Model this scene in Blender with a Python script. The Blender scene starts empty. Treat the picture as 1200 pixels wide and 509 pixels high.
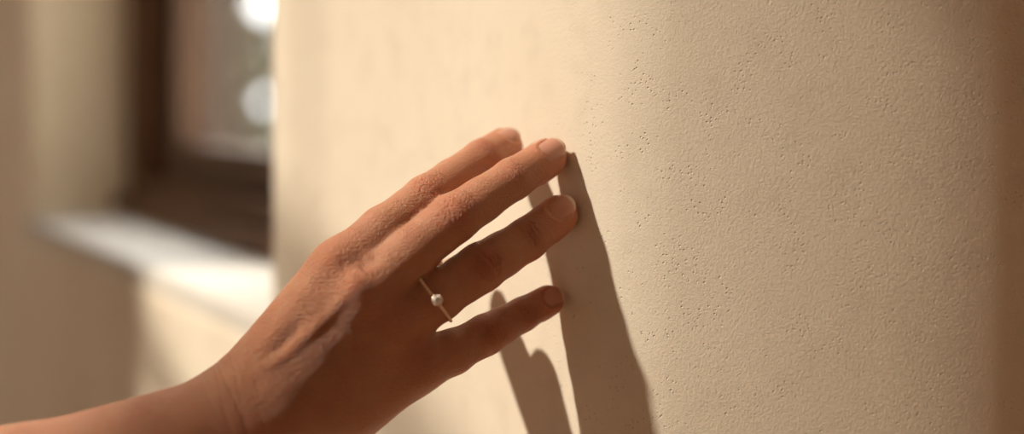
import bpy, bmesh, math, random
import numpy as np
from mathutils import Vector

# ------------------------------------------------------------------ camera, sky, sun, exposure
SC = bpy.context.scene
COL = SC.collection
EYE = 1.40                      # eye height above the floor (m)
F = 1667.0                      # focal length in pixels of a 1200-wide frame
HZ = 96.5                       # horizon row
cam_d = bpy.data.cameras.new('camera')
cam = bpy.data.objects.new('camera', cam_d)
COL.objects.link(cam)
cam.location = (0, 0, EYE)
cam.rotation_euler = (math.radians(90), 0, 0)
cam_d.sensor_width = 36.0
cam_d.lens = 36.0 * F / 1200.0
cam_d.shift_y = -(254.5 - HZ) / 1200.0
cam_d.clip_start = 0.01
cam_d.dof.use_dof = True
cam_d.dof.focus_distance = 0.548
cam_d.dof.aperture_fstop = 2.6
SC.camera = cam

SC.view_settings.view_transform = 'Standard'
SC.view_settings.look = 'None'
SC.view_settings.exposure = 0.0
SC.view_settings.gamma = 1.0
SC.view_settings.use_curve_mapping = False

SUN_AZ, SUN_EL = 9.0, 43.0      # travel direction: to the right, a little away from the camera, downwards
_a, _e = math.radians(SUN_AZ), math.radians(SUN_EL)
SUN_DIR = Vector((math.cos(_a)*math.cos(_e), math.sin(_a)*math.cos(_e), -math.sin(_e)))
sun_d = bpy.data.lights.new('sun', 'SUN')
sun_d.energy = 4.5
sun_d.angle = math.radians(1.7)
sun_d.color = (1.0, 0.91, 0.77)
sun = bpy.data.objects.new('sun', sun_d)
COL.objects.link(sun)
sun.rotation_euler = SUN_DIR.to_track_quat('-Z', 'Y').to_euler()
sun.location = (-3, 0, 3.4)

# added area lamp to brighten the far-left wall, in an opening made for it
fill_d = bpy.data.lights.new('fill_lamp', 'AREA')
fill_d.shape = 'RECTANGLE'
fill_d.size, fill_d.size_y = .9, .5
fill_d.energy = 2.0
fill_d.color = (1.0, 0.90, 0.78)
fill = bpy.data.objects.new('fill_lamp', fill_d)
COL.objects.link(fill)
fill.location = (-1.66, 1.37, 1.45)
fill.rotation_euler = (0, math.radians(-90), 0)

world = bpy.data.worlds.new('world')
SC.world = world
world.use_nodes = True
wn, wl = world.node_tree.nodes, world.node_tree.links
wn.clear()
w_tc = wn.new('ShaderNodeTexCoord')
w_dot = wn.new('ShaderNodeVectorMath')
w_dot.operation = 'DOT_PRODUCT'
w_dot.inputs[1].default_value = (.62, .68, .39)      # the bright side of the sky
w_ramp = wn.new('ShaderNodeValToRGB')
w_map = wn.new('ShaderNodeMapRange')
w_map.inputs['From Min'].default_value = -1
w_map.inputs['From Max'].default_value = 1
w_bg = wn.new('ShaderNodeBackground')
w_out = wn.new('ShaderNodeOutputWorld')
wl.new(w_tc.outputs['Generated'], w_dot.inputs[0])
wl.new(w_dot.outputs['Value'], w_map.inputs['Value'])
wl.new(w_map.outputs[0], w_ramp.inputs[0])
wl.new(w_ramp.outputs[0], w_bg.inputs['Color'])
wl.new(w_bg.outputs[0], w_out.inputs['Surface'])
w_ramp.color_ramp.elements[0].position = 0.56
w_ramp.color_ramp.elements[0].color = (0.20, 0.145, 0.10, 1)
w_ramp.color_ramp.elements[1].position = 0.75
w_ramp.color_ramp.elements[1].color = (9.0, 9.1, 9.3, 1)
w_bg.inputs['Strength'].default_value = 1.0


# ------------------------------------------------------------------ helpers
def P(px, py, d):
    """the point at distance d in front of the eye seen at a given place of the frame"""
    return np.array([(px-600)/F*d, d, EYE-(py-HZ)/F*d])


def tag(o, label=None, cat=None, group=None, kind=None):
    if label: o['label'] = label
    if cat: o['category'] = cat
    if group: o['group'] = group
    if kind: o['kind'] = kind
    return o


def mesh_obj(name, verts, faces, mat=None, parent=None, smooth=True):
    me = bpy.data.meshes.new(name)
    me.from_pydata([tuple(map(float, v)) for v in verts], [], [tuple(map(int, f)) for f in faces])
    me.update()
    if smooth:
        me.polygons.foreach_set('use_smooth', [True]*len(me.polygons))
    if mat: me.materials.append(mat)
    o = bpy.data.objects.new(name, me)
    COL.objects.link(o)
    if parent: o.parent = parent
    return o


def bm_obj(name, bm, mat=None, parent=None, smooth=False):
    me = bpy.data.meshes.new(name)
    bmesh.ops.recalc_face_normals(bm, faces=bm.faces)
    bm.to_mesh(me); bm.free()
    if smooth:
        me.polygons.foreach_set('use_smooth', [True]*len(me.polygons))
    if mat: me.materials.append(mat)
    o = bpy.data.objects.new(name, me)
    COL.objects.link(o)
    if parent: o.parent = parent
    return o


def new_mat(name):
    m = bpy.data.materials.new(name)
    m.use_nodes = True
    nt = m.node_tree
    return m, nt, nt.nodes, nt.links, nt.nodes['Principled BSDF']


def N(nodes, typ, **kw):
    n = nodes.new(typ)
    for k, v in kw.items():
        if k in n.inputs: n.inputs[k].default_value = v
        else: setattr(n, k, v)
    return n


def mixrgb(nt, fac, a, b, mode='MIX'):
    m = nt.nodes.new('ShaderNodeMix')
    m.data_type = 'RGBA'
    m.blend_type = mode
    for sock, v in ((m.inputs[0], fac), (m.inputs[6], a), (m.inputs[7], b)):
        if isinstance(v, bpy.types.NodeSocket): nt.links.new(v, sock)
        elif isinstance(v, (int, float)): sock.default_value = v
        else: sock.default_value = (*v, 1) if len(v) == 3 else v
    return m.outputs[2]


def ramp(nt, src, stops):
    r = nt.nodes.new('ShaderNodeValToRGB')
    nt.links.new(src, r.inputs[0])
    els = r.color_ramp.elements
    while len(els) > len(stops): els.remove(els[-1])
    while len(els) < len(stops): els.new(0.5)
    for e, (p, c) in zip(els, stops):
        e.position = p
        e.color = (c, c, c, 1) if isinstance(c, (int, float)) else (*c, 1)
    return r.outputs[0]


def obj_coords(nt, scale=(1, 1, 1), rot=(0, 0, 0)):
    tc = nt.nodes.new('ShaderNodeTexCoord')
    mp = nt.nodes.new('ShaderNodeMapping')
    mp.inputs['Scale'].default_value = scale
    mp.inputs['Rotation'].default_value = rot
    nt.links.new(tc.outputs['Object'], mp.inputs[0])
    return mp.outputs[0]


def noise(nt, vec, scale, detail=4, rough=0.5, dist=0.0):
    n = nt.nodes.new('ShaderNodeTexNoise')
    n.inputs['Scale'].default_value = scale
    n.inputs['Detail'].default_value = detail
    n.inputs['Roughness'].default_value = rough
    n.inputs['Distortion'].default_value = dist
    nt.links.new(vec, n.inputs['Vector'])
    return n.outputs['Fac']


def math_n(nt, op, a, b=None, c=None):
    m = nt.nodes.new('ShaderNodeMath')
    m.operation = op
    for i, v in enumerate((a, b, c)):
        if v is None: continue
        if isinstance(v, (int, float)): m.inputs[i].default_value = v
        else: nt.links.new(v, m.inputs[i])
    return m.outputs[0]


# ------------------------------------------------------------------ materials
def plaster(name, tint_a, tint_b, bump=1.0):
    m, nt, n, l, b = new_mat(name)
    v = obj_coords(nt)
    big = noise(nt, v, 7, 5, 0.55)
    med = noise(nt, v, 60, 3, 0.5, 0.1)
    col = mixrgb(nt, ramp(nt, big, [(0.35, 0.0), (0.68, 1.0)]), tint_a, tint_b)
    col = mixrgb(nt, math_n(nt, 'MULTIPLY', ramp(nt, med, [(0.5, 0.0), (0.75, 1.0)]), 0.35), col,
                 tuple(c*0.86 for c in tint_b))
    # small pits
    vo = nt.nodes.new('ShaderNodeTexVoronoi')
    vo.inputs['Scale'].default_value = 560
    vo.inputs['Randomness'].default_value = 1.0
    l.new(v, vo.inputs['Vector'])
    pit = ramp(nt, vo.outputs['Distance'], [(0.08, 1.0), (0.26, 0.0)])
    sel = ramp(nt, noise(nt, v, 90, 2), [(0.49, 0.0), (0.60, 1.0)])
    pits = math_n(nt, 'MULTIPLY', pit, sel)
    col = mixrgb(nt, math_n(nt, 'MULTIPLY', pits, 0.35), col, tuple(c*0.5 for c in tint_b))
    l.new(col, b.inputs['Base Color'])
    b.inputs['Roughness'].default_value = 0.92
    b.inputs['Specular IOR Level'].default_value = 0.15
    # relief: rolling trowel marks, sand grains, pits
    grain = noise(nt, v, 1500, 2, 0.6)
    grit = noise(nt, v, 750, 3, 0.6, 0.1)
    h = math_n(nt, 'ADD', math_n(nt, 'MULTIPLY', grain, 0.35), math_n(nt, 'MULTIPLY', grit, 0.5))
    h = math_n(nt, 'ADD', h, math_n(nt, 'MULTIPLY', med, 0.2))
    h = math_n(nt, 'SUBTRACT', h, math_n(nt, 'MULTIPLY', pits, 0.9))
    bp = nt.nodes.new('ShaderNodeBump')
    bp.inputs['Strength'].default_value = 1.0
    bp.inputs['Distance'].default_value = 0.00026*bump
    l.new(h, bp.inputs['Height'])
    l.new(bp.outputs[0], b.inputs['Normal'])
    return m


M_WALL = plaster('cream_plaster', (0.80, 0.71, 0.57), (0.74, 0.64, 0.50))
M_SILL = plaster('pale_sill_plaster', (0.64, 0.60, 0.54), (0.58, 0.54, 0.48), 0.6)


def wood(name, dark, light, scale=1.0):
    m, nt, n, l, b = new_mat(name)
    v = obj_coords(nt, (18*scale, 18*scale, 2.2*scale))
    g = noise(nt, v, 3.0, 6, 0.6, 1.4)
    g2 = noise(nt, v, 11.0, 3, 0.6)
    col = mixrgb(nt, ramp(nt, g, [(0.3, 0.0), (0.7, 1.0)]), dark, light)
    col = mixrgb(nt, math_n(nt, 'MULTIPLY', g2, 0.4), col, dark)
    l.new(col, b.inputs['Base Color'])
    b.inputs['Roughness'].default_value = 0.5
    b.inputs['Specular IOR Level'].default_value = 0.3
    bp = nt.nodes.new('ShaderNodeBump')
    bp.inputs['Distance'].default_value = 0.001
    l.new(g, bp.inputs['Height']); l.new(bp.outputs[0], b.inputs['Normal'])
    return m


M_FRAME = wood('dark_stained_wood', (0.075, 0.030, 0.010), (0.17, 0.075, 0.026))
M_SASH = wood('brown_stained_wood', (0.065, 0.030, 0.014), (0.13, 0.066, 0.032))

M_GLASS, nt, n, l, b = new_mat('window_glass')
n.clear()
o_ = n.new('ShaderNodeOutputMaterial')
mx = n.new('ShaderNodeMixShader'); tr = n.new('ShaderNodeBsdfTransparent'); gl = n.new('ShaderNodeBsdfGlossy')
fr = n.new('ShaderNodeLayerWeight'); fr.inputs['Blend'].default_value = 0.12
tr.inputs['Color'].default_value = (0.94, 0.95, 0.94, 1); gl.inputs['Roughness'].default_value = 0.02
l.new(fr.outputs['Facing'], mx.inputs[0]); l.new(tr.outputs[0], mx.inputs[1]); l.new(gl.outputs[0], mx.inputs[2])
l.new(mx.outputs[0], o_.inputs['Surface'])


def flat(name, col, rough=0.8, nscale=20, var=0.2, metallic=0.0):
    m, nt, n, l, b = new_mat(name)
    v = obj_coords(nt)
    g = noise(nt, v, nscale, 4)
    l.new(mixrgb(nt, g, tuple(c*(1-var) for c in col), tuple(min(1, c*(1+var)) for c in col)), b.inputs['Base Color'])
    b.inputs['Roughness'].default_value = rough
    b.inputs['Metallic'].default_value = metallic
    return m


# ------------------------------------------------------------------ the hand wall: one plastered wall with soft bends and a deep window opening
# plan of the wall: heading (degrees from +x) against length u, going right; u = 0 is under the fingertips
HEAD = [(-9, -60.2), (-.338, -60.2), (-.293, -66), (-.278, -60), (-.265, -42), (-.248, -42), (-.228, -58), (-.213, -60.2), (-.05, -60), (-.02, -58.5),
        (0, -54), (.018, -45), (.036, -30), (.055, -17), (.10, -9.5), (.13, -5.5), (.15, -.5), (.168, 6), (.19, 15), (.23, 24), (1.6, 24)]
DU = .001
US = np.arange(-3.6, 1.4, DU)
_h = np.radians(np.interp(US, [a for a, _ in HEAD], [c for _, c in HEAD]))
_d = np.stack([np.cos(_h), np.sin(_h)], 1)
_x = np.cumsum(_d*DU, 0)
_i0 = int(np.argmin(abs(US)))
PLAN = _x-_x[_i0]+np.array([.0205, .572])
PN = np.stack([_d[:, 1], -_d[:, 0]], 1)      # towards the room


def plan(u):
    return np.array([np.interp(u, US, PLAN[:, 0]), np.interp(u, US, PLAN[:, 1])])


def plan_n(u):
    v = np.array([np.interp(u, US, PN[:, 0]), np.interp(u, US, PN[:, 1])])
    return v/np.linalg.norm(v)


U0, U1 = -1.054, -.320           # the window opening along the wall
Z0, Z1 = EYE-.142, EYE+1.0       # and in height
REVEAL = .20                     # depth to the outer face
RR = .022                        # rounding of the arrises


def lines(lo, hi, step, edges):
    v = list(np.arange(lo, hi, step))+[hi]
    for e, s in edges:            # s = +1: the opening lies above e
        v += [e-s*RR*(1-math.cos(math.radians(a))) if False else e-s*(RR*(1-math.sin(math.radians(a)))) for a in range(0, 91, 10)]
        v += [e, e+s*.0008]
    return np.array(sorted(set(round(x, 5) for x in v)))


ul = lines(-3.25, 1.35, .02, [(U0, 1), (U1, -1)])
ul = np.array(sorted(set(list(ul)+[round(x, 5) for x in np.arange(-.34, .26, .004)])))
zl = lines(0, 3.4, .05, [(Z0, 1), (Z1, -1)])
nu, nz = len(ul), len(zl)
verts = []
inside = np.zeros((nu, nz), bool)
for i, u in enumerate(ul):
    p, nn = plan(u), plan_n(u)
    for k, z in enumerate(zl):
        s = min(u-U0, U1-u, z-Z0, Z1-z)
        if s <= -RR: d = 0
        elif s <= 1e-6: d = RR-math.sqrt(max(0, RR*RR-(s+RR)**2))
        else: d = REVEAL; inside[i, k] = s > .0009
        # hand-trowelled waviness
        wv = .0012*math.sin(3.1*z+5*u)+.0008*math.sin(11*z-7*u+1)
        if d >= REVEAL: wv = 0
        verts.append((*(p-nn*d+nn*wv), z))
faces = []
for i in range(nu-1):
    for k in range(nz-1):
        if inside[i, k] and inside[i+1, k] and inside[i, k+1] and inside[i+1, k+1]: continue
        a = i*nz+k
        faces.append((a, a+nz, a+nz+1, a+1))
# outer face and edges of the wall, so that it is a solid wall
wall = mesh_obj('wall_front', verts, faces, M_WALL)
tag(wall, kind='structure')
wn_ = np.array([plan_n(-.7)[0], plan_n(-.7)[1]])
wd_ = np.array([math.cos(math.radians(-60.2)), math.sin(math.radians(-60.2))])   # along the window wall, going right
C0 = plan(U0)                                                                       # left arris of the opening


def wp(t, s, z):
    """a point of the window: t along the wall from the left arris, s deep into the wall"""
    q = C0+wd_*t-wn_*s
    return (q[0], q[1], z)


def wbox(bm, t0, t1, s0, s1, z0, z1, bev=.003):
    vs = [bm.verts.new(wp(t, s, z)) for t in (t0, t1) for s in (s0, s1) for z in (z0, z1)]
    fs = [(0, 1, 3, 2), (4, 6, 7, 5), (0, 4, 5, 1), (2, 3, 7, 6), (0, 2, 6, 4), (1, 5, 7, 3)]
    fa = [bm.faces.new([vs[i] for i in f]) for f in fs]
    if bev:
        es = list({e for f in fa for e in f.edges})
        bmesh.ops.bevel(bm, geom=es, offset=bev, segments=2, affect='EDGES', profile=.5)


W = U1-U0
# sill board: flush with the wall face, rounded front
bm = bmesh.new()
wbox(bm, .001, W-.001, .0015, .165, Z0-.03, Z0+.002, .006)
tag(bm_obj('trim_1', bm, M_SILL, smooth=True), kind='structure')

# wooden window: outer frame, sash, glass
win = bpy.data.objects.new('window_1', None)
COL.objects.link(win)
tag(win, kind='structure')
WS = .110                        # depth at which the frame stands
zb = Z0+.002
bm = bmesh.new()
for (t0, t1, z0, z1) in ((0, .055, zb, Z1), (W-.055, W, zb, Z1), (.055, W-.055, zb, zb+.040), (.055, W-.055, Z1-.05, Z1)):
    wbox(bm, t0, t1, WS, WS+.06, z0, z1)
for (t0, t1, z0, z1) in ((0, W, zb, zb+.020),):
    wbox(bm, t0+.002, t1-.002, WS-.018, WS, z0, z1, .005)
bm_obj('window_frame', bm, M_FRAME, win)
bm = bmesh.new()
S0, S1 = WS+.022, WS+.060
for (t0, t1, z0, z1) in ((.056, .106, zb+.041, Z1-.051), (W-.106, W-.056, zb+.041, Z1-.051),
                         (.106, W-.106, zb+.041, zb+.078), (.106, W-.106, Z1-.10, Z1-.051)):
    wbox(bm, t0, t1, S0, S1, z0, z1)
bm_obj('sash', bm, M_SASH, win)
bm = bmesh.new()
wbox(bm, .100, W-.100, S0+.014, S0+.018, zb+.07, Z1-.09, 0)
bm_obj('window_pane', bm, M_GLASS, win)

# floor, ceiling and the sunlit opening of the left wall (a barred window the sun comes through)
XL = -1.60
SUN_T = math.tan(_e)/math.cos(_a)


def box(bm, x0, x1, y0, y1, z0, z1):
    vs = [bm.verts.new((x, y, z)) for x in (x0, x1) for y in (y0, y1) for z in (z0, z1)]
    for f in [(0, 1, 3, 2), (4, 6, 7, 5), (0, 4, 5, 1), (2, 3, 7, 6), (0, 2, 6, 4), (1, 5, 7, 3)]:
        bm.faces.new([vs[i] for i in f])


M_FLOOR = flat('terracotta_floor', (0.30, 0.15, 0.08), 0.6, 6)
def room_slab(name, z0, z1, mat):
    """a slab with the outline of the room"""
    pts = [tuple(plan(u)) for u in np.arange(-3.25, 1.351, .05)]
    pts += [(pts[-1][0], -3.0), (XL-.15, -3.0), (XL-.15, pts[0][1])]
    bm = bmesh.new()
    lo_ = [bm.verts.new((x, y, z0)) for x, y in pts]; hi_ = [bm.verts.new((x, y, z1)) for x, y in pts]
    bm.faces.new(lo_[::-1]); bm.faces.new(hi_)
    for k in range(len(pts)):
        k2 = (k+1) % len(pts)
        bm.faces.new((lo_[k], lo_[k2], hi_[k2], hi_[k]))
    tag(bm_obj(name, bm, mat), kind='structure')


room_slab('floor', -.1, 0, M_FLOOR)
M_CEIL = plaster('warm_ceiling_plaster', (0.62, 0.46, 0.32), (0.55, 0.41, 0.28))
room_slab('ceiling', 3.4, 3.5, M_CEIL)
xr, yr = plan(1.35)
bm = bmesh.new(); box(bm, xr, xr+.15, -3.0, yr+.02, 0, 3.4)
tag(bm_obj('wall_right', bm, M_CEIL), kind='structure')
YO0, YO1 = -1.2, .865
ZO0, ZO1 = .95, 3.25
bm = bmesh.new()
box(bm, XL-.15, XL, -3.0, YO0, 0, 3.4)
box(bm, XL-.15, XL, YO1, 1.10, 0, 3.4)
box(bm, XL-.15, XL, 1.64, 3.45, 0, 3.4)
box(bm, XL-.15, XL, 1.10, 1.64, 0, ZO0)  # below the unseen opening added for the fill lamp
box(bm, XL-.15, XL, 1.10, 1.64, 1.95, 3.4)
box(bm, XL-.15, XL, YO0, YO1, 0, ZO0)
box(bm, XL-.15, XL, YO0, YO1, ZO1, 3.4)
tag(bm_obj('wall_left', bm, M_CEIL), kind='structure')
bm = bmesh.new()
for zz in (EYE+1.107, EYE+1.34):
    box(bm, XL-.07, XL-.045, YO0, YO1, zz-.013, zz+.013)
w2 = bm_obj('window_2', bm, M_FRAME)
tag(w2, kind='structure')

# outside: a weathered house wall across the lane and a shrub, with bright sky beside it
M_OUT = flat('weathered_grey_render', (0.085, 0.068, 0.060), 0.9, 2.5, 0.12)
M_OUT2 = flat('brown_shutter_paint', (0.075, 0.042, 0.034), 0.8, 6, 0.1)


house = bpy.data.objects.new('neighbouring_house', None)
COL.objects.link(house)
tag(house, 'blurred grey-brown house wall seen through the window pane', 'building')
# its corner stands where the open sky begins, about 4 m away
hx = lambda px, y: (px-600)/F*y
bm = bmesh.new()
ft = [(hx(150, 4.2)-1.4, 4.2), (hx(291, 4.2), 4.2), (hx(283, 5.2), 5.2), (hx(150, 5.2)-1.4, 5.2)]      # plan of the house, its side turned away
lo_ = [bm.verts.new((x, y, 0)) for x, y in ft]; hi_ = [bm.verts.new((x, y, 4.2)) for x, y in ft]
bm.faces.new(lo_[::-1]); bm.faces.new(hi_)
for k in range(4): bm.faces.new((lo_[k], lo_[(k+1) % 4], hi_[(k+1) % 4], hi_[k]))
bm_obj('wall', bm, M_OUT, house)
bm = bmesh.new(); box(bm, hx(150, 4.2)-.5, hx(251, 4.2), 4.16, 4.2, .9, 3.4)
for k in range(30): box(bm, hx(150, 4.2)-.47, hx(251, 4.2)-.03, 4.145, 4.16, .95+k*.081, 1.01+k*.081)
bm_obj('shutter', bm, M_OUT2, house)
bm = bmesh.new(); box(bm, hx(150, 4.2)-1.6, hx(291, 4.2)+.04, 4.05, 5.3, 4.2, 4.3)
bm_obj('roof', bm, M_FRAME, house)
# slender tree beyond the house corner
M_LEAF = flat('grey_green_leaf', (0.17, 0.18, 0.11), 0.6, 8, 0.2)
M_BARK = flat('grey_bark', (0.20, 0.16, 0.12), 0.9, 12, 0.3)
tree = bpy.data.objects.new('slender_tree', None)
COL.objects.link(tree)
tree.location = (hx(304, 6.2), 6.2, 0)
tag(tree, 'blurred green-grey tree against white sky behind the window pane', 'tree')
bm = bmesh.new()
rr = random.Random(5)
px_, pz_ = 0.0, 0.0
lv = []
for k in range(12):
    r_ = .045*(1-k/14); ring_ = [bm.verts.new((px_+r_*math.cos(a*math.pi/4), r_*math.sin(a*math.pi/4), pz_)) for a in range(8)]
    lv.append(ring_); px_ += rr.uniform(-.025, .025); pz_ += .22
for a_, b_ in zip(lv, lv[1:]):
    for k in range(8): bm.faces.new((a_[k], a_[(k+1) % 8], b_[(k+1) % 8], b_[k]))
bm_obj('trunk', bm, M_BARK, tree, smooth=True)
bm = bmesh.new()
for k in range(2600):
    z = rr.uniform(.6, 2.9); th = rr.uniform(0, 6.28); rad = min(.5, abs(rr.gauss(0, .20)))*(1.2-abs(z-1.7)/2.2)
    dz = [z-1.74, z-1.31]
    c_ = Vector((rad*math.cos(th), rad*math.sin(th), z))
    if math.hypot(dz[0], c_.x-.035) < .075 or math.hypot(dz[1], c_.x-.035) < .052: continue            # gaps the sky shows through
    a_ = Vector((rr.gauss(0, 1), rr.gauss(0, 1), rr.gauss(0, 1))).normalized()
    b_ = a_.cross(Vector((rr.gauss(0, 1), rr.gauss(0, 1), rr.gauss(0, 1)))).normalized()
    w_ = [bm.verts.new(c_+a_*.055), bm.verts.new(c_+b_*.022), bm.verts.new(c_-a_*.055), bm.verts.new(c_-b_*.022)]
    bm.faces.new(w_)
bm_obj('foliage', bm, M_LEAF, tree)


# ------------------------------------------------------------------ the hand: distance field of tapered limbs, blended, then meshed
def skin_material():
    m, nt, n, l, b = new_mat('skin')
    v = obj_coords(nt)
    at = nt.nodes.new('ShaderNodeAttribute'); at.attribute_name = 'redness'
    g1 = noise(nt, v, 55, 4, 0.6)
    g2 = noise(nt, v, 260, 3, 0.6)
    col = mixrgb(nt, ramp(nt, g1, [(0.35, 0.0), (0.7, 1.0)]), (0.56, 0.262, 0.148), (0.48, 0.195, 0.106))
    col = mixrgb(nt, math_n(nt, 'MULTIPLY', g2, 0.25), col, (0.58, 0.33, 0.22))
    col = mixrgb(nt, math_n(nt, 'MULTIPLY', at.outputs['Fac'], 0.62), col, (0.66, 0.20, 0.11))
    l.new(col, b.inputs['Base Color'])
    b.inputs['Roughness'].default_value = 0.46
    b.inputs['Specular IOR Level'].default_value = 0.42
    b.inputs['Subsurface Weight'].default_value = 0.55
    b.inputs['Subsurface Radius'].default_value = (1.0, 0.30, 0.14)
    b.inputs['Subsurface Scale'].default_value = 0.005
    # fine crosshatch of skin
    vo = nt.nodes.new('ShaderNodeTexVoronoi'); vo.feature = 'DISTANCE_TO_EDGE'
    vo.inputs['Scale'].default_value = 780
    mp = nt.nodes.new('ShaderNodeMapping')
    mp.inputs['Rotation'].default_value = (0, math.radians(38), 0)
    mp.inputs['Scale'].default_value = (1.0, 1.0, 0.62)
    l.new(v, mp.inputs[0])
    wob = nt.nodes.new('ShaderNodeTexNoise'); wob.inputs['Scale'].default_value = 300
    l.new(mp.outputs[0], wob.inputs['Vector'])
    ad = nt.nodes.new('ShaderNodeVectorMath'); ad.operation = 'MULTIPLY_ADD'
    l.new(wob.outputs['Color'], ad.inputs[0]); ad.inputs[1].default_value = (.0012,)*3
    l.new(mp.outputs[0], ad.inputs[2])
    l.new(ad.outputs[0], vo.inputs['Vector'])
    cell = ramp(nt, vo.outputs['Distance'], [(0.0, 0.0), (0.22, 1.0)])
    rg = nt.nodes.new('ShaderNodeAttribute'); rg.attribute_name = 'roughskin'
    h = math_n(nt, 'ADD', math_n(nt, 'MULTIPLY', cell, math_n(nt, 'MULTIPLY_ADD', rg.outputs['Fac'], 0.25, 0.25)),
               math_n(nt, 'MULTIPLY', noise(nt, v, 520, 3), 0.3))
    # two sets of fine crossing skin lines, running across the hand
    for ang_, amt in ((-62, 2.1), (-22, 1.2)):
        m2 = nt.nodes.new('ShaderNodeMapping')
        m2.inputs['Rotation'].default_value = (0, math.radians(ang_), 0)
        m2.inputs['Scale'].default_value = (0.20, 0.6, 1.0)
        l.new(v, m2.inputs[0])
        ln = noise(nt, m2.outputs[0], 1500, 3, 0.6, 0.6)
        h = math_n(nt, 'ADD', h, math_n(nt, 'MULTIPLY', ln, math_n(nt, 'MULTIPLY_ADD', rg.outputs['Fac'], amt*1.25, amt*.6)))
    bp = nt.nodes.new('ShaderNodeBump')
    bp.inputs['Distance'].default_value = 0.00045
    bp.inputs['Strength'].default_value = 1.0
    l.new(h, bp.inputs['Height']); l.new(bp.outputs[0], b.inputs['Normal'])
    return m


M_SKIN = skin_material()
M_NAIL, nt, n, l, b = new_mat('fingernail_keratin')
tcn = obj_coords(nt)
l.new(mixrgb(nt, noise(nt, tcn, 150, 3), (0.66, 0.30, 0.21), (0.60, 0.25, 0.17)), b.inputs['Base Color'])
b.inputs['Roughness'].default_value = 0.30
b.inputs['Specular IOR Level'].default_value = 0.5
b.inputs['Subsurface Weight'].default_value = 0.3
b.inputs['Subsurface Radius'].default_value = (1.0, 0.35, 0.2)
b.inputs['Subsurface Scale'].default_value = 0.003
M_NAILTIP, nt, n, l, b = new_mat('fingernail_free_edge')
l.new(mixrgb(nt, noise(nt, obj_coords(nt), 200, 3), (0.78, 0.58, 0.44), (0.72, 0.52, 0.38)), b.inputs['Base Color'])
b.inputs['Roughness'].default_value = 0.35

O = np.array([0.0, .54, EYE-.10])


def J(px, py, d):
    return (P(px, py, d)-O)*1000.0          # millimetres


# joints of each finger: mcp, base, pip, dip, tip   (place, radius in mm)
FING = {
    'index':  [(397, 319, .534, 11.5), (449, 272, .542, 9.8), (500, 233, .554, 9.3), (566, 187, .577, 8.4), (590, 172, .5905, 7.9)],
    'middle': [(425, 347, .528, 12.5), (481, 298, .535, 9.9), (532, 256, .543, 9.5), (601, 210, .557, 8.3), (641, 185, .5685, 7.8)],
    'ring':   [(458, 384, .531, 11.5), (513, 347, .538, 9.7), (563, 314, .545, 9.5), (617, 281, .556, 8.4), (654, 252, .5635, 7.9)],
    'pinky':  [(482, 432, .537, 10.5), (530, 413, .544, 8.6), (569, 392.5, .551, 7.8), (612, 369, .561, 6.7), (642, 352.5, .5675, 6.2)],
}
PRIM = []          # (a, b, ra, rb, k)  blended one after another


def cone(a, b, ra, rb, k=3.0):
    PRIM.append((np.array(a, float), np.array(b, float), ra, rb, k))


jm = {}
WR = J(303, 512, .517)
for nm, js in FING.items():
    jm[nm] = [J(*q[:3]) for q in js]
# palm: metacarpals from the wrist
car = {'index': J(283, 470, .519), 'middle': J(296, 492, .516), 'ring': J(312, 515, .518), 'pinky': J(330, 540, .524)}
dy = lambda v, y: v+np.array([0, y, 0])
cone(dy(car['index'], 4), dy(jm['index'][0], 3.5), 14.5, 12.0, 0)
cone(dy(car['middle'], 4), dy(jm['middle'][0], 4), 14.5, 12.5, 14)
cone(dy(car['ring'], 4), dy(jm['ring'][0], 3.5), 14.5, 12.0, 14)
cone(dy(car['pinky'], 3), dy(jm['pinky'][0], 2.5), 13.0, 11.0, 14)
# palm side
cone(J(330, 480, .538), J(430, 360, .548), 13, 10, 9)
cone(J(360, 525, .540), J(475, 425, .552), 13, 9.5, 9)
# ball of the thumb and thumb, behind the palm
cone(J(325, 465, .533), J(385, 395, .552), 12, 11, 8)
cone(J(385, 395, .552), J(470, 360, .572), 11.0, 11.5, 4)
cone(J(470, 360, .572), J(534, 327, .611), 11.5, 9.2, 3)
cone(J(395, 355, .550), J(488, 320, .575), 11.0, 11.5, 6)
# forearm
cone(WR+np.array([4, 2, 8.0]), J(20, 586, .500), 18.5, 24.0, 10)
cone(WR+np.array([0, 4, -8.0]), J(20, 607, .505), 18.0, 25.0, 10)
cone(J(20, 586, .500), J(-420, 680, .455), 24, 34, 8)
cone(J(20, 607, .505), J(-420, 715, .460), 25, 34, 8)
# fingers
NP_PALM = len(PRIM)
FSTART = {}
for nm in ('index', 'middle', 'ring', 'pinky'):
    q, r = jm[nm], [x[3] for x in FING[nm]]
    s = r[2]/9.0
    FSTART[nm] = len(PRIM)
    cone(q[0], q[1], r[0]*.93, r[1], 5)
    cone(q[1], q[1]*.35+q[2]*.65, r[1], r[2]*.95, 2)
    cone(q[1]*.35+q[2]*.65, q[2], r[2]*.95, r[2], 2)
    m = q[2]*.55+q[3]*.45
    cone(q[2], m, r[2], (r[2]+r[3])/2*.965, 2)
    cone(m, q[3], (r[2]+r[3])/2*.965, r[3], 2)
    cone(q[3], q[4], r[3]*.985, r[4], 2)
    # finger pad, towards the wall
    cone(q[3]*.35+q[4]*.65+np.array([.6, 1.6, -.8])*s, q[4]+np.array([.3, .8, -.4])*s, r[4]*.93, r[4]*.90, 2)


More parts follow.
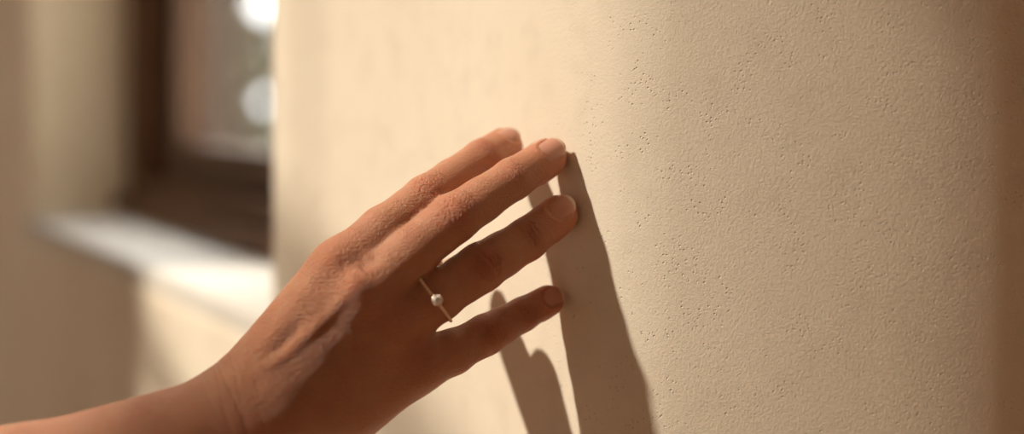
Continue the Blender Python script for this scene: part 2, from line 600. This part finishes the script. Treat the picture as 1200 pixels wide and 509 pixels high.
def sd_cone(p, a, b, r1, r2):
    ba = b-a
    l2 = float(ba@ba); rr = r1-r2
    a2 = l2-rr*rr; il2 = 1.0/l2
    pa = p-a.astype(np.float32)
    y = pa@ba.astype(np.float32)
    z = y-l2
    xx = pa*l2-y[:, None]*ba.astype(np.float32)
    x2 = np.einsum('ij,ij->i', xx, xx)
    y2 = y*y*l2; z2 = z*z*l2
    k = math.copysign(1, rr)*rr*rr*x2
    d1 = np.sqrt(x2+z2)*il2-r2
    d2 = np.sqrt(x2+y2)*il2-r1
    d3 = (np.sqrt(x2*a2*il2)+y*rr)*il2-r1
    c1 = np.sign(z)*a2*z2 > k
    c2 = np.sign(y)*a2*y2 < k
    return np.where(c1, d1, np.where(c2, d2, d3)).astype(np.float32)


def smin(a, b, k):
    if k <= 0: return np.minimum(a, b)
    h = np.maximum(k-np.abs(a-b), 0)/k
    return np.minimum(a, b)-h*h*k*.25


FK = {'index': 5, 'middle': 5, 'ring': 5, 'pinky': 5}


def field(p):
    palm = None
    for (a, b, r1, r2, k) in PRIM[:NP_PALM]:
        d = sd_cone(p, a, b, r1, r2)
        palm = d if palm is None else smin(palm, d, k)
    fing = None
    for nm in ('index', 'middle', 'ring', 'pinky'):
        f = None
        for (a, b, r1, r2, k) in PRIM[FSTART[nm]:FSTART[nm]+7]:
            d = sd_cone(p, a, b, r1, r2)
            f = d if f is None else smin(f, d, k if f is not None else 0)
        fing = f if fing is None else smin(fing, f, .4)
    return smin(palm, fing, 5)


VX = .75
lo = np.array([-285., -105., -235.]); hi = np.array([48., 92., 98.])
nx, ny, nz_ = [int(math.ceil((hi[i]-lo[i])/VX))+1 for i in range(3)]
G = np.full((nx, ny, nz_), 9.0, np.float32)
B = 12
for bx in range(0, nx, B):
    for by in range(0, ny, B):
        cz = np.arange(0, nz_, B)
        cen = np.stack([np.full(len(cz), lo[0]+(bx+B/2)*VX), np.full(len(cz), lo[1]+(by+B/2)*VX), lo[2]+(cz+B/2)*VX], 1).astype(np.float32)
        dc = field(cen)
        for z0, dd in zip(cz, dc):
            xs = slice(bx, min(bx+B, nx)); ys = slice(by, min(by+B, ny)); zs = slice(z0, min(z0+B, nz_))
            if abs(dd) > B*VX*.87+7:
                G[xs, ys, zs] = 9.0 if dd > 0 else -9.0
                continue
            gx, gy, gz = np.meshgrid(lo[0]+np.arange(xs.start, xs.stop)*VX, lo[1]+np.arange(ys.start, ys.stop)*VX,
                                     lo[2]+np.arange(zs.start, zs.stop)*VX, indexing='ij')
            pts = np.stack([gx.ravel(), gy.ravel(), gz.ravel()], 1).astype(np.float32)
            G[xs, ys, zs] = field(pts).reshape(gx.shape)
G[0] = G[-1] = 9; G[:, 0] = G[:, -1] = 9; G[:, :, 0] = G[:, :, -1] = 9


def surface_nets(G):
    S = G < 0
    c = [S[i:S.shape[0]-1+i, j:S.shape[1]-1+j, k:S.shape[2]-1+k] for i in (0, 1) for j in (0, 1) for k in (0, 1)]
    cnt = np.zeros(c[0].shape, np.int8)
    for x in c: cnt += x
    act = (cnt > 0) & (cnt < 8)
    idx = np.full(act.shape, -1, np.int32)
    cells = np.argwhere(act).astype(np.int32)
    del c, cnt
    idx[act] = np.arange(len(cells))
    acc = np.zeros((len(cells), 3)); num = np.zeros(len(cells))
    offs = [np.array(o) for o in [(i, j, k) for i in (0, 1) for j in (0, 1) for k in (0, 1)]]
    for ax in range(3):
        for o in offs:
            if o[ax]: continue
            o2 = o.copy(); o2[ax] = 1
            p1, p2 = cells+o, cells+o2
            v1 = G[p1[:, 0], p1[:, 1], p1[:, 2]].astype(float); v2 = G[p2[:, 0], p2[:, 1], p2[:, 2]].astype(float)
            cr = (v1 < 0) != (v2 < 0)
            t = np.where(cr, v1/np.where(cr, v1-v2, 1), 0)
            q = o.astype(float)[None, :].repeat(len(cells), 0); q[:, ax] = t
            acc[cr] += q[cr]; num += cr
    V = cells+acc/num[:, None]
    Fq = []
    for ax in range(3):
        a1, a2 = (ax+1) % 3, (ax+2) % 3
        sl1 = [slice(None)]*3; sl2 = [slice(None)]*3
        sl1[ax] = slice(0, -1); sl2[ax] = slice(1, None)
        A, Bv = S[tuple(sl1)], S[tuple(sl2)]
        e = np.argwhere(A != Bv)
        e = e[(e[:, a1] > 0) & (e[:, a2] > 0)]
        sg = A[e[:, 0], e[:, 1], e[:, 2]]
        def at(d1, d2):
            q = e.copy(); q[:, a1] -= d1; q[:, a2] -= d2
            return idx[q[:, 0], q[:, 1], q[:, 2]]
        Q = np.stack([at(1, 1), at(0, 1), at(0, 0), at(1, 0)], 1)
        Q[~sg] = Q[~sg][:, ::-1]
        Fq.append(Q)
    return V, np.concatenate(Fq)


V, FQ = surface_nets(G)
del G
V = lo+V*VX
# relax once or twice to take the grid out of it
E2 = np.concatenate([FQ[:, [0, 1]], FQ[:, [1, 2]], FQ[:, [2, 3]], FQ[:, [3, 0]]])
deg = np.bincount(E2.ravel(), minlength=len(V)).astype(float)


def relax(V, w):
    s = np.zeros_like(V)
    for c_ in range(3):
        s[:, c_] = np.bincount(E2[:, 0], V[E2[:, 1], c_], len(V))+np.bincount(E2[:, 1], V[E2[:, 0], c_], len(V))
    return V+w*(s/deg[:, None]-V)


for _ in range(8):
    V = relax(V, .6)


def subdivide(V, Q):
    """one Catmull-Clark step on a quad mesh"""
    n_ = len(V)
    fp = V[Q].mean(1)
    e = np.concatenate([Q[:, [0, 1]], Q[:, [1, 2]], Q[:, [2, 3]], Q[:, [3, 0]]]).astype(np.int64)
    e.sort(1)
    key, inv, cnt = np.unique(e[:, 0]*n_+e[:, 1], return_inverse=True, return_counts=True)
    inv = inv.ravel()
    ev = np.stack([key//n_, key % n_], 1)
    mid = (V[ev[:, 0]]+V[ev[:, 1]])/2
    fi_ = np.tile(np.arange(len(Q)), 4)
    fa = np.stack([np.bincount(inv, fp[fi_, c], len(key)) for c in range(3)], 1)/cnt[:, None]
    ep = (mid+fa)/2
    val = np.bincount(ev.ravel(), minlength=n_).astype(float)
    R = np.stack([np.bincount(ev[:, 0], mid[:, c], n_)+np.bincount(ev[:, 1], mid[:, c], n_) for c in range(3)], 1)/val[:, None]
    fc = np.bincount(Q.ravel(), minlength=n_).astype(float)
    A = np.stack([np.bincount(Q.ravel(), np.repeat(fp[:, c], 4), n_) for c in range(3)], 1)/fc[:, None]
    vp = (A+2*R+(val[:, None]-3)*V)/val[:, None]
    m = len(Q)
    e0, e1, e2, e3 = [n_+inv[k*m:(k+1)*m] for k in range(4)]
    f = n_+len(key)+np.arange(m)
    nq = np.concatenate([np.stack(x, 1) for x in ((Q[:, 0], e0, f, e3), (e0, Q[:, 1], e1, f), (f, e1, Q[:, 2], e2), (e3, f, e2, Q[:, 3]))])
    return np.concatenate([vp, ep, fp]), nq


V, FQ = subdivide(V, FQ)
skin_me = bpy.data.meshes.new('person')
skin_me.vertices.add(len(V)); skin_me.vertices.foreach_set('co', V.astype(np.float32).ravel())
skin_me.loops.add(4*len(FQ)); skin_me.loops.foreach_set('vertex_index', FQ.astype(np.int32).ravel())
skin_me.polygons.add(len(FQ)); skin_me.polygons.foreach_set('loop_start', np.arange(0, 4*len(FQ), 4, dtype=np.int32))
skin_me.update(calc_edges=True)
nv = len(skin_me.vertices)
V = np.empty(nv*3); skin_me.vertices.foreach_get('co', V); V = V.reshape(-1, 3)
NR = np.empty(nv*3); skin_me.vertex_normals.foreach_get('vector', NR); NR = NR.reshape(-1, 3)
D = np.zeros(nv); RED = np.zeros(nv); RGH = np.zeros(nv)
rng = np.random.RandomState(4)


def seg_dist(p, a, b):
    ba = b-a; t = np.clip((p-a)@ba/(ba@ba), 0, 1)
    return np.linalg.norm(p-a-t[:, None]*ba, axis=1), t


def unit(v): return v/np.linalg.norm(v)


# dorsal direction of the hand: towards the eye and tipped up to the left
DORS = {'index': 34, 'middle': 24, 'ring': 20, 'pinky': 14}


def dorsal(nm, axis, less=0):
    perp = unit(np.cross(axis, np.array([0, -1., 0])))        # in the picture plane across the finger
    if perp[2] < 0: perp = -perp
    view = unit(np.array([0, -1., 0])-axis*np.dot(axis, [0, -1., 0]))
    a = math.radians(DORS[nm]-less)
    return unit(view*math.cos(a)+perp*math.sin(a))


def wrinkles(cen, axis, dors, length, n, depth, width, half, curve=.25, seed=0):
    """transverse creases around a knuckle"""
    global D, RGH
    r = np.random.RandomState(seed)
    side = unit(np.cross(axis, dors))
    rel = V-cen
    x = rel@axis; y = rel@side; z = rel@dors
    m = (np.abs(x) < length) & (np.abs(y) < half*1.5) & (z > 0)
    xi, yi = x[m], y[m]
    out = np.zeros(m.sum())
    wob = .35*np.sin(yi*1.1+r.rand()*6)+.25*np.sin(yi*2.3+r.rand()*6)
    for k in range(n):
        x0 = (k-(n-1)/2)*(2*length*.78/n)+r.uniform(-.25, .25)
        c = curve*(1 if x0 > 0 else -1)*(abs(x0)/length+.15)
        line = x0+c*-(yi**2)/half*.55+wob*(.6+.5*r.rand())
        w = width*r.uniform(.7, 1.25)
        y0 = r.uniform(-.3, .3)*half
        ext = np.exp(-((yi-y0)/(half*r.uniform(.55, .85)))**4)
        out -= depth*r.uniform(.55, 1.1)*np.exp(-((xi-line)/w)**2)*ext
    fade = np.exp(-(xi/length)**6)
    D[m] += out*fade
    RGH[m] = np.maximum(RGH[m], np.exp(-(xi/length)**2-(yi/half)**2))


NAILS = []
for fi, nm in enumerate(('index', 'middle', 'ring', 'pinky')):
    q = jm[nm]; r = [x[3] for x in FING[nm]]
    ax1 = unit(q[2]-q[1]); ax2 = unit(q[3]-q[2]); ax3 = unit(q[4]-q[3])
    sc = r[2]/9.0
    d2 = dorsal(nm, unit(ax1+ax2), 14); d3 = dorsal(nm, ax2, 8); d4 = dorsal(nm, ax3)
    wrinkles(q[2], unit(ax1+ax2), d2, 7.4*sc, 6, (.34, .36, .95, .9)[fi], .60, 6.2*sc, 1.3, 10+fi)
    # soft pads between the creases of the knuckle
    rel = V-(q[2]+d2*r[2])
    g = np.exp(-(np.linalg.norm(rel, axis=1)/(4.6*sc))**2)
    D += .45*g; RED = np.maximum(RED, .6*np.exp(-(np.linalg.norm(rel, axis=1)/(7.5*sc))**2))
    wrinkles(q[3], ax2, d3, 3.6*sc, 3, (.42, .45, .7, .7)[fi], .40, 5.0*sc, .3, 30+fi)
    rel = np.linalg.norm(V-(q[3]+d3*r[3]), axis=1)
    RED = np.maximum(RED, .45*np.exp(-(rel/(5*sc))**2))
    # reddish finger end
    dt, _t = seg_dist(V, q[4]-ax3*3, q[4]+ax3*6)
    RED = np.maximum(RED, .75*np.exp(-(dt/(r[4]*1.25))**4))
    # nail bed: a shallow seat with a raised fold around
    nl, nw = 5.3*sc, 4.75*sc
    nc = q[4]-ax3*(.3*sc)
    side = unit(np.cross(ax3, d4))
    rel = V-nc; x = rel@ax3; y = rel@side; z = rel@d4
    # superellipse footprint, squarer at the free edge
    e = (np.abs(y)/nw)**2.4+(np.abs(np.where(x < 0, x/nl, x/(nl*1.1))))**2.2
    rho = e**.43
    up = z > 0
    seat = 1/(1+np.exp(np.clip((rho-1.0)/.045, -50, 50)))
    fold = np.exp(-((rho-1.16)/.12)**2)*np.where(x > nl*.55, .0, 1.0)
    D += np.where(up, -.50*seat+.16*fold, 0)
    NAILS.append((nm, nc, ax3, side, d4, nl, nw, r[4]))

# base-knuckle (mcp) pads, tendons and valleys of the back of the hand
VIEW = np.array([-.35, -.9, .25]); VIEW = unit(VIEW)


def ridge(pts, h, w):
    global D
    best = np.full(nv, 1e9); tt = np.zeros(nv); n_ = len(pts)-1
    for i in range(n_):
        d_, t = seg_dist(V, pts[i], pts[i+1])
        # distance measured across the surface, not through the hand
        m = d_ < best
        best[m] = d_[m]; tt[m] = (i+t[m])/n_
    prof = np.clip(np.sin(np.pi*np.clip(tt*.86+.07, 0, 1))*1.6, 0, 1)
    front = np.clip((NR@VIEW)*2, 0, 1)
    D += h*prof*np.exp(-(best/w)**2)*front


def on_skin(px, py):
    """nearest skin point seen from the eye at this place of the frame"""
    eye = (np.array([0, 0, EYE])-O)*1000
    dirv = unit(J(px, py, .54)-eye)
    rel = V-eye
    along = rel@dirv
    off = np.linalg.norm(rel-along[:, None]*dirv, axis=1)
    m = off < .9
    if not m.any(): return J(px, py, .53)
    return V[m][np.argmin(along[m])]


def path(*pp): return [on_skin(*p) for p in pp]


ridge(path((300, 433), (330, 416), (361, 390), (388, 362), (410, 338)), .95, 2.6)      # middle-finger tendon
ridge(path((318, 412), (334, 396), (350, 378)), -1.0, 2.2)
ridge(path((290, 420), (320, 385), (350, 345), (378, 305)), .5, 3.2)                 # index tendon
ridge(path((422, 314), (432, 305), (442, 297)), -.9, 3.0)                             # hollow between the first two knuckles
ridge(path((395, 310), (412, 306), (430, 300)), -.9, 3.5)
ridge(path((455, 352), (480, 330), (498, 312)), -.9, 3.0)
ridge(path((480, 405), (500, 392), (516, 378)), -.9, 2.6)
for (px, py, h, w) in ((393, 296, .6, 5), (416, 332, 1.2, 5), (452, 370, .5, 6), (488, 418, .4, 5)):
    c = on_skin(px, py)
    rel = np.linalg.norm(V-c, axis=1)
    D += h*np.exp(-(rel/w)**2)
    RED = np.maximum(RED, .4*np.exp(-(rel/(w*1.7))**2))
    RGH = np.maximum(RGH, np.exp(-(rel/(w*1.8))**2))
back = np.clip((NR@VIEW)*1.5, 0, 1)
c = on_skin(340, 380); RGH = np.maximum(RGH, 1.0*np.exp(-(np.linalg.norm(V-c, axis=1)/36)**4)*back)
# wrist creases
wa = unit(J(200, 470, .51)-J(290, 440, .518))
for x0, dp, ln in ((0, .35, 22), (3.2, .22, 18), (-3.0, .22, 18), (7.0, .12, 14), (-6.5, .15, 16), (-10, .1, 14)):
    c = J(268, 455, .505)
    rel = V-c
    x = rel@wa; y = rel@unit(np.cross(wa, [0, -1., 0]))
    D -= dp*np.exp(-((x-x0-.9*np.sin(y*.16+x0)+.012*y*y*.3)/.55)**2)*np.exp(-(y/ln)**4)*back
# shallow random undulation of the skin
und = np.zeros(nv)
for k in range(10):
    kv = rng.normal(size=3); kv = unit(kv)*rng.uniform(.35, .9)
    und += np.sin(V@kv+rng.rand()*6.28)
D += und*.015
Vd = V+NR*D[:, None]
Vw = Vd/1000.0
skin_me.vertices.foreach_set('co', Vw.ravel())
for nm_, arr in (('redness', RED), ('roughskin', RGH)):
    at = skin_me.attributes.new(nm_, 'FLOAT', 'POINT')
    at.data.foreach_set('value', np.clip(arr, 0, 1).astype(np.float32))
skin_me.polygons.foreach_set('use_smooth', [True]*len(skin_me.polygons))
skin_me.materials.clear(); skin_me.materials.append(M_SKIN)
skin_me.update()
person = bpy.data.objects.new('person', skin_me)
COL.objects.link(person)
person.location = O
tag(person, 'bare hand and forearm reaching up from lower left, fingertips resting on the cream wall', 'person')

# fingernails
for (nm, nc, ax, side, d4, nl, nw, rt) in NAILS:
    vs, fs, mi = [], [], []
    nr_, na_ = 14, 40
    R0 = nw*1.38
    # depth of the skin surface along the nail normal
    rel = Vd-nc
    m = (np.abs(rel@ax) < 1.2) & (np.abs(rel@side) < 1.2) & (rel@d4 > 0)
    zc = float(np.median((rel@d4)[m])) if m.any() else rt
    zc += .16
    def nail_pt(x, y, th):
        zz = zc-(R0-math.sqrt(max(0, R0*R0-y*y)))-.012*(x+1)**2-(.035*x if x > 0 else .02*x)
        return nc+ax*x+side*y+d4*(zz-th)
    ring_pts = []
    for i in range(nr_+1):
        rho = i/nr_
        row = []
        for j in range(na_):
            t = 2*math.pi*j/na_
            cx, sy = math.cos(t), math.sin(t)
            ex = 2/2.5
            x = math.copysign(abs(cx)**ex, cx)*nl*(1.22 if cx > 0 else 1.0)*rho
            y = math.copysign(abs(sy)**ex, sy)*nw*rho
            row.append((x, y))
        ring_pts.append(row)
    def add(th, inset=0):
        base = len(vs)
        for row in ring_pts:
            for (x, y) in row: vs.append(nail_pt(x, y, th))
        return base
    b0 = add(0.0); b1 = add(.45)
    for i in range(nr_):
        for j in range(na_):
            j2 = (j+1) % na_
            fs.append((b0+i*na_+j, b0+(i+1)*na_+j, b0+(i+1)*na_+j2, b0+i*na_+j2))
            xm = ring_pts[i+1][j][0]
            ym = ring_pts[i+1][j][1]
            mi.append(1 if xm > nl*(1.02-.22*(ym/nw)**2) and i >= nr_*.6 else 0)
            fs.append((b1+i*na_+j, b1+i*na_+j2, b1+(i+1)*na_+j2, b1+(i+1)*na_+j)); mi.append(mi[-1])
    for j in range(na_):
        j2 = (j+1) % na_
        fs.append((b0+nr_*na_+j, b1+nr_*na_+j, b1+nr_*na_+j2, b0+nr_*na_+j2)); mi.append(0)
    vs = [v/1000.0 for v in vs]
    no = mesh_obj('fingernail', vs, fs, M_NAIL, person)
    no.data.materials.append(M_NAILTIP)
    no.data.polygons.foreach_set('material_index', mi)

# ------------------------------------------------------------------ ring on the ring finger
M_GOLD, nt, n, l, b = new_mat('rose_gold')
l.new(mixrgb(nt, noise(nt, obj_coords(nt), 300, 3), (1.0, 0.74, 0.56), (0.95, 0.68, 0.50)), b.inputs['Base Color'])
b.inputs['Metallic'].default_value = 0.85
b.inputs['Roughness'].default_value = 0.35
M_GEM, nt, n, l, b = new_mat('clear_gemstone')
b.inputs['Base Color'].default_value = (0.97, 0.93, 0.88, 1)
b.inputs['Roughness'].default_value = 0.03
b.inputs['IOR'].default_value = 2.1
b.inputs['Transmission Weight'].default_value = 0.15
l.new(mixrgb(nt, noise(nt, obj_coords(nt), 900, 2), (0.98, 0.93, 0.86), (0.90, 0.84, 0.76)), b.inputs['Base Color'])

q = jm['ring']
RC = (J(508, 350, .5375))
rax = unit(q[1]-q[0])
rax = unit(.75*rax+.25*unit(q[2]-q[1]))
rax = unit(rax+np.array([.0, .10, 0]))
rd = dorsal('ring', rax)
rd = unit(rd)
rs = unit(np.cross(rax, rd))
ring = bpy.data.objects.new('ring', None)
COL.objects.link(ring)
ring.location = RC/1000.0+O
tag(ring, 'thin rose gold ring with one round clear stone, worn on the ring finger', 'ring')
# section of the finger at the ring, so that the band hugs it
relr = Vd-RC
near = np.abs(relr@rax) < 1.0
ys, zs_ = (relr@rs)[near], (relr@rd)[near]
angs = np.arctan2(ys, zs_)
rads = np.hypot(ys, zs_)
ok = rads < 15
angs, rads = angs[ok], rads[ok]
NA = 96
prof = []
for k in range(NA):
    a = 2*math.pi*k/NA-math.pi
    dd = np.abs((angs-a+math.pi) % (2*math.pi)-math.pi) < .12
    prof.append(float(np.percentile(rads[dd], 60)) if dd.any() else 9.8)
prof = np.minimum(np.array(prof), 11.2)
for _ in range(4): prof = (np.roll(prof, 1)+prof*2+np.roll(prof, -1))/4
prof = prof+.25


def ring_pt(a, off=0.0, along=0.0):
    k = (a+math.pi)/(2*math.pi)*NA
    k0 = int(math.floor(k)) % NA; f = k-math.floor(k)
    r = prof[k0]*(1-f)+prof[(k0+1) % NA]*f+off
    return (rs*math.sin(a)+rd*math.cos(a))*r+rax*along


vs, fs = [], []
for k in range(NA):
    a = 2*math.pi*k/NA-math.pi
    for j in range(10):
        t = 2*math.pi*j/10
        vs.append(ring_pt(a, .60*math.cos(t)+.20, .62*math.sin(t)-3.2*math.cos(a))/1000)
for k in range(NA):
    for j in range(10):
        k2, j2 = (k+1) % NA, (j+1) % 10
        fs.append((k*10+j, k2*10+j, k2*10+j2, k*10+j2))
mesh_obj('band', vs, fs, M_GOLD, ring)
GA = math.radians(20)            # where the stone sits around the finger
# beads along both shoulders of the band
bead = None
for s_ in (-1, 1):
    for k in range(9):
        a = GA+s_*(.24+.105*k)
        c = ring_pt(a, .75, -3.2*math.cos(a))/1000
        if bead is None:
            bm = bmesh.new(); bmesh.ops.create_uvsphere(bm, u_segments=12, v_segments=8, radius=.00060)
            bead = bm_obj('bead', bm, M_GOLD, ring, smooth=True); ob = bead
        else:
            ob = bead.copy(); COL.objects.link(ob); ob.parent = ring
        ob.location = c
gc = ring_pt(GA, 1.1, -3.2*math.cos(GA))
gn = unit(rs*math.sin(GA)+rd*math.cos(GA)); g1 = rax; g2 = unit(np.cross(gn, g1))
# stone: round brilliant outline with crown and pavilion
vs, fs = [], []
NS = 16
levels = [(1.05, 1.1), (1.85, .5), (1.95, .15), (.2, -1.0)]
for (rr, hh) in levels:
    for k in range(NS):
        t = 2*math.pi*(k+(.5 if rr < 1 else 0))/NS
        vs.append((gc+g1*rr*math.cos(t)+g2*rr*math.sin(t)+gn*(hh+.7))/1000)
for lv in range(3):
    for k in range(NS):
        k2 = (k+1) % NS
        fs.append((lv*NS+k, (lv+1)*NS+k, (lv+1)*NS+k2, lv*NS+k2))
fs.append(tuple(range(NS))); fs.append(tuple(3*NS+k for k in reversed(range(NS))))
mesh_obj('gemstone', vs, fs, M_GEM, ring, smooth=False)
# setting: a collar under the stone and six claws over its rim
bm = bmesh.new()
rings_ = [(1.25, -.5), (1.75, .55), (2.15, .62), (2.18, .85), (1.95, .88)]
rv = []
for (rr, hh) in rings_:
    rv.append([bm.verts.new(Vector((gc+g1*rr*math.cos(2*math.pi*k/32)+g2*rr*math.sin(2*math.pi*k/32)+gn*hh)/1000)) for k in range(32)])
for a_, b_ in zip(rv, rv[1:]):
    for k in range(32):
        bm.faces.new((a_[k], a_[(k+1) % 32], b_[(k+1) % 32], b_[k]))
setting = bm_obj('setting', bm, M_GOLD, ring, smooth=True)
claw = None
for k in range(6):
    t = 2*math.pi*(k+.5)/6
    c = (gc+(g1*math.cos(t)+g2*math.sin(t))*1.95+gn*1.05)/1000
    if claw is None:
        bm = bmesh.new(); bmesh.ops.create_uvsphere(bm, u_segments=10, v_segments=8, radius=.00036)
        for v in bm.verts: v.co.y *= 1.5
        claw = bm_obj('claw', bm, M_GOLD, setting, smooth=True); ob = claw
    else:
        ob = claw.copy(); COL.objects.link(ob); ob.parent = setting
    ob.location = c
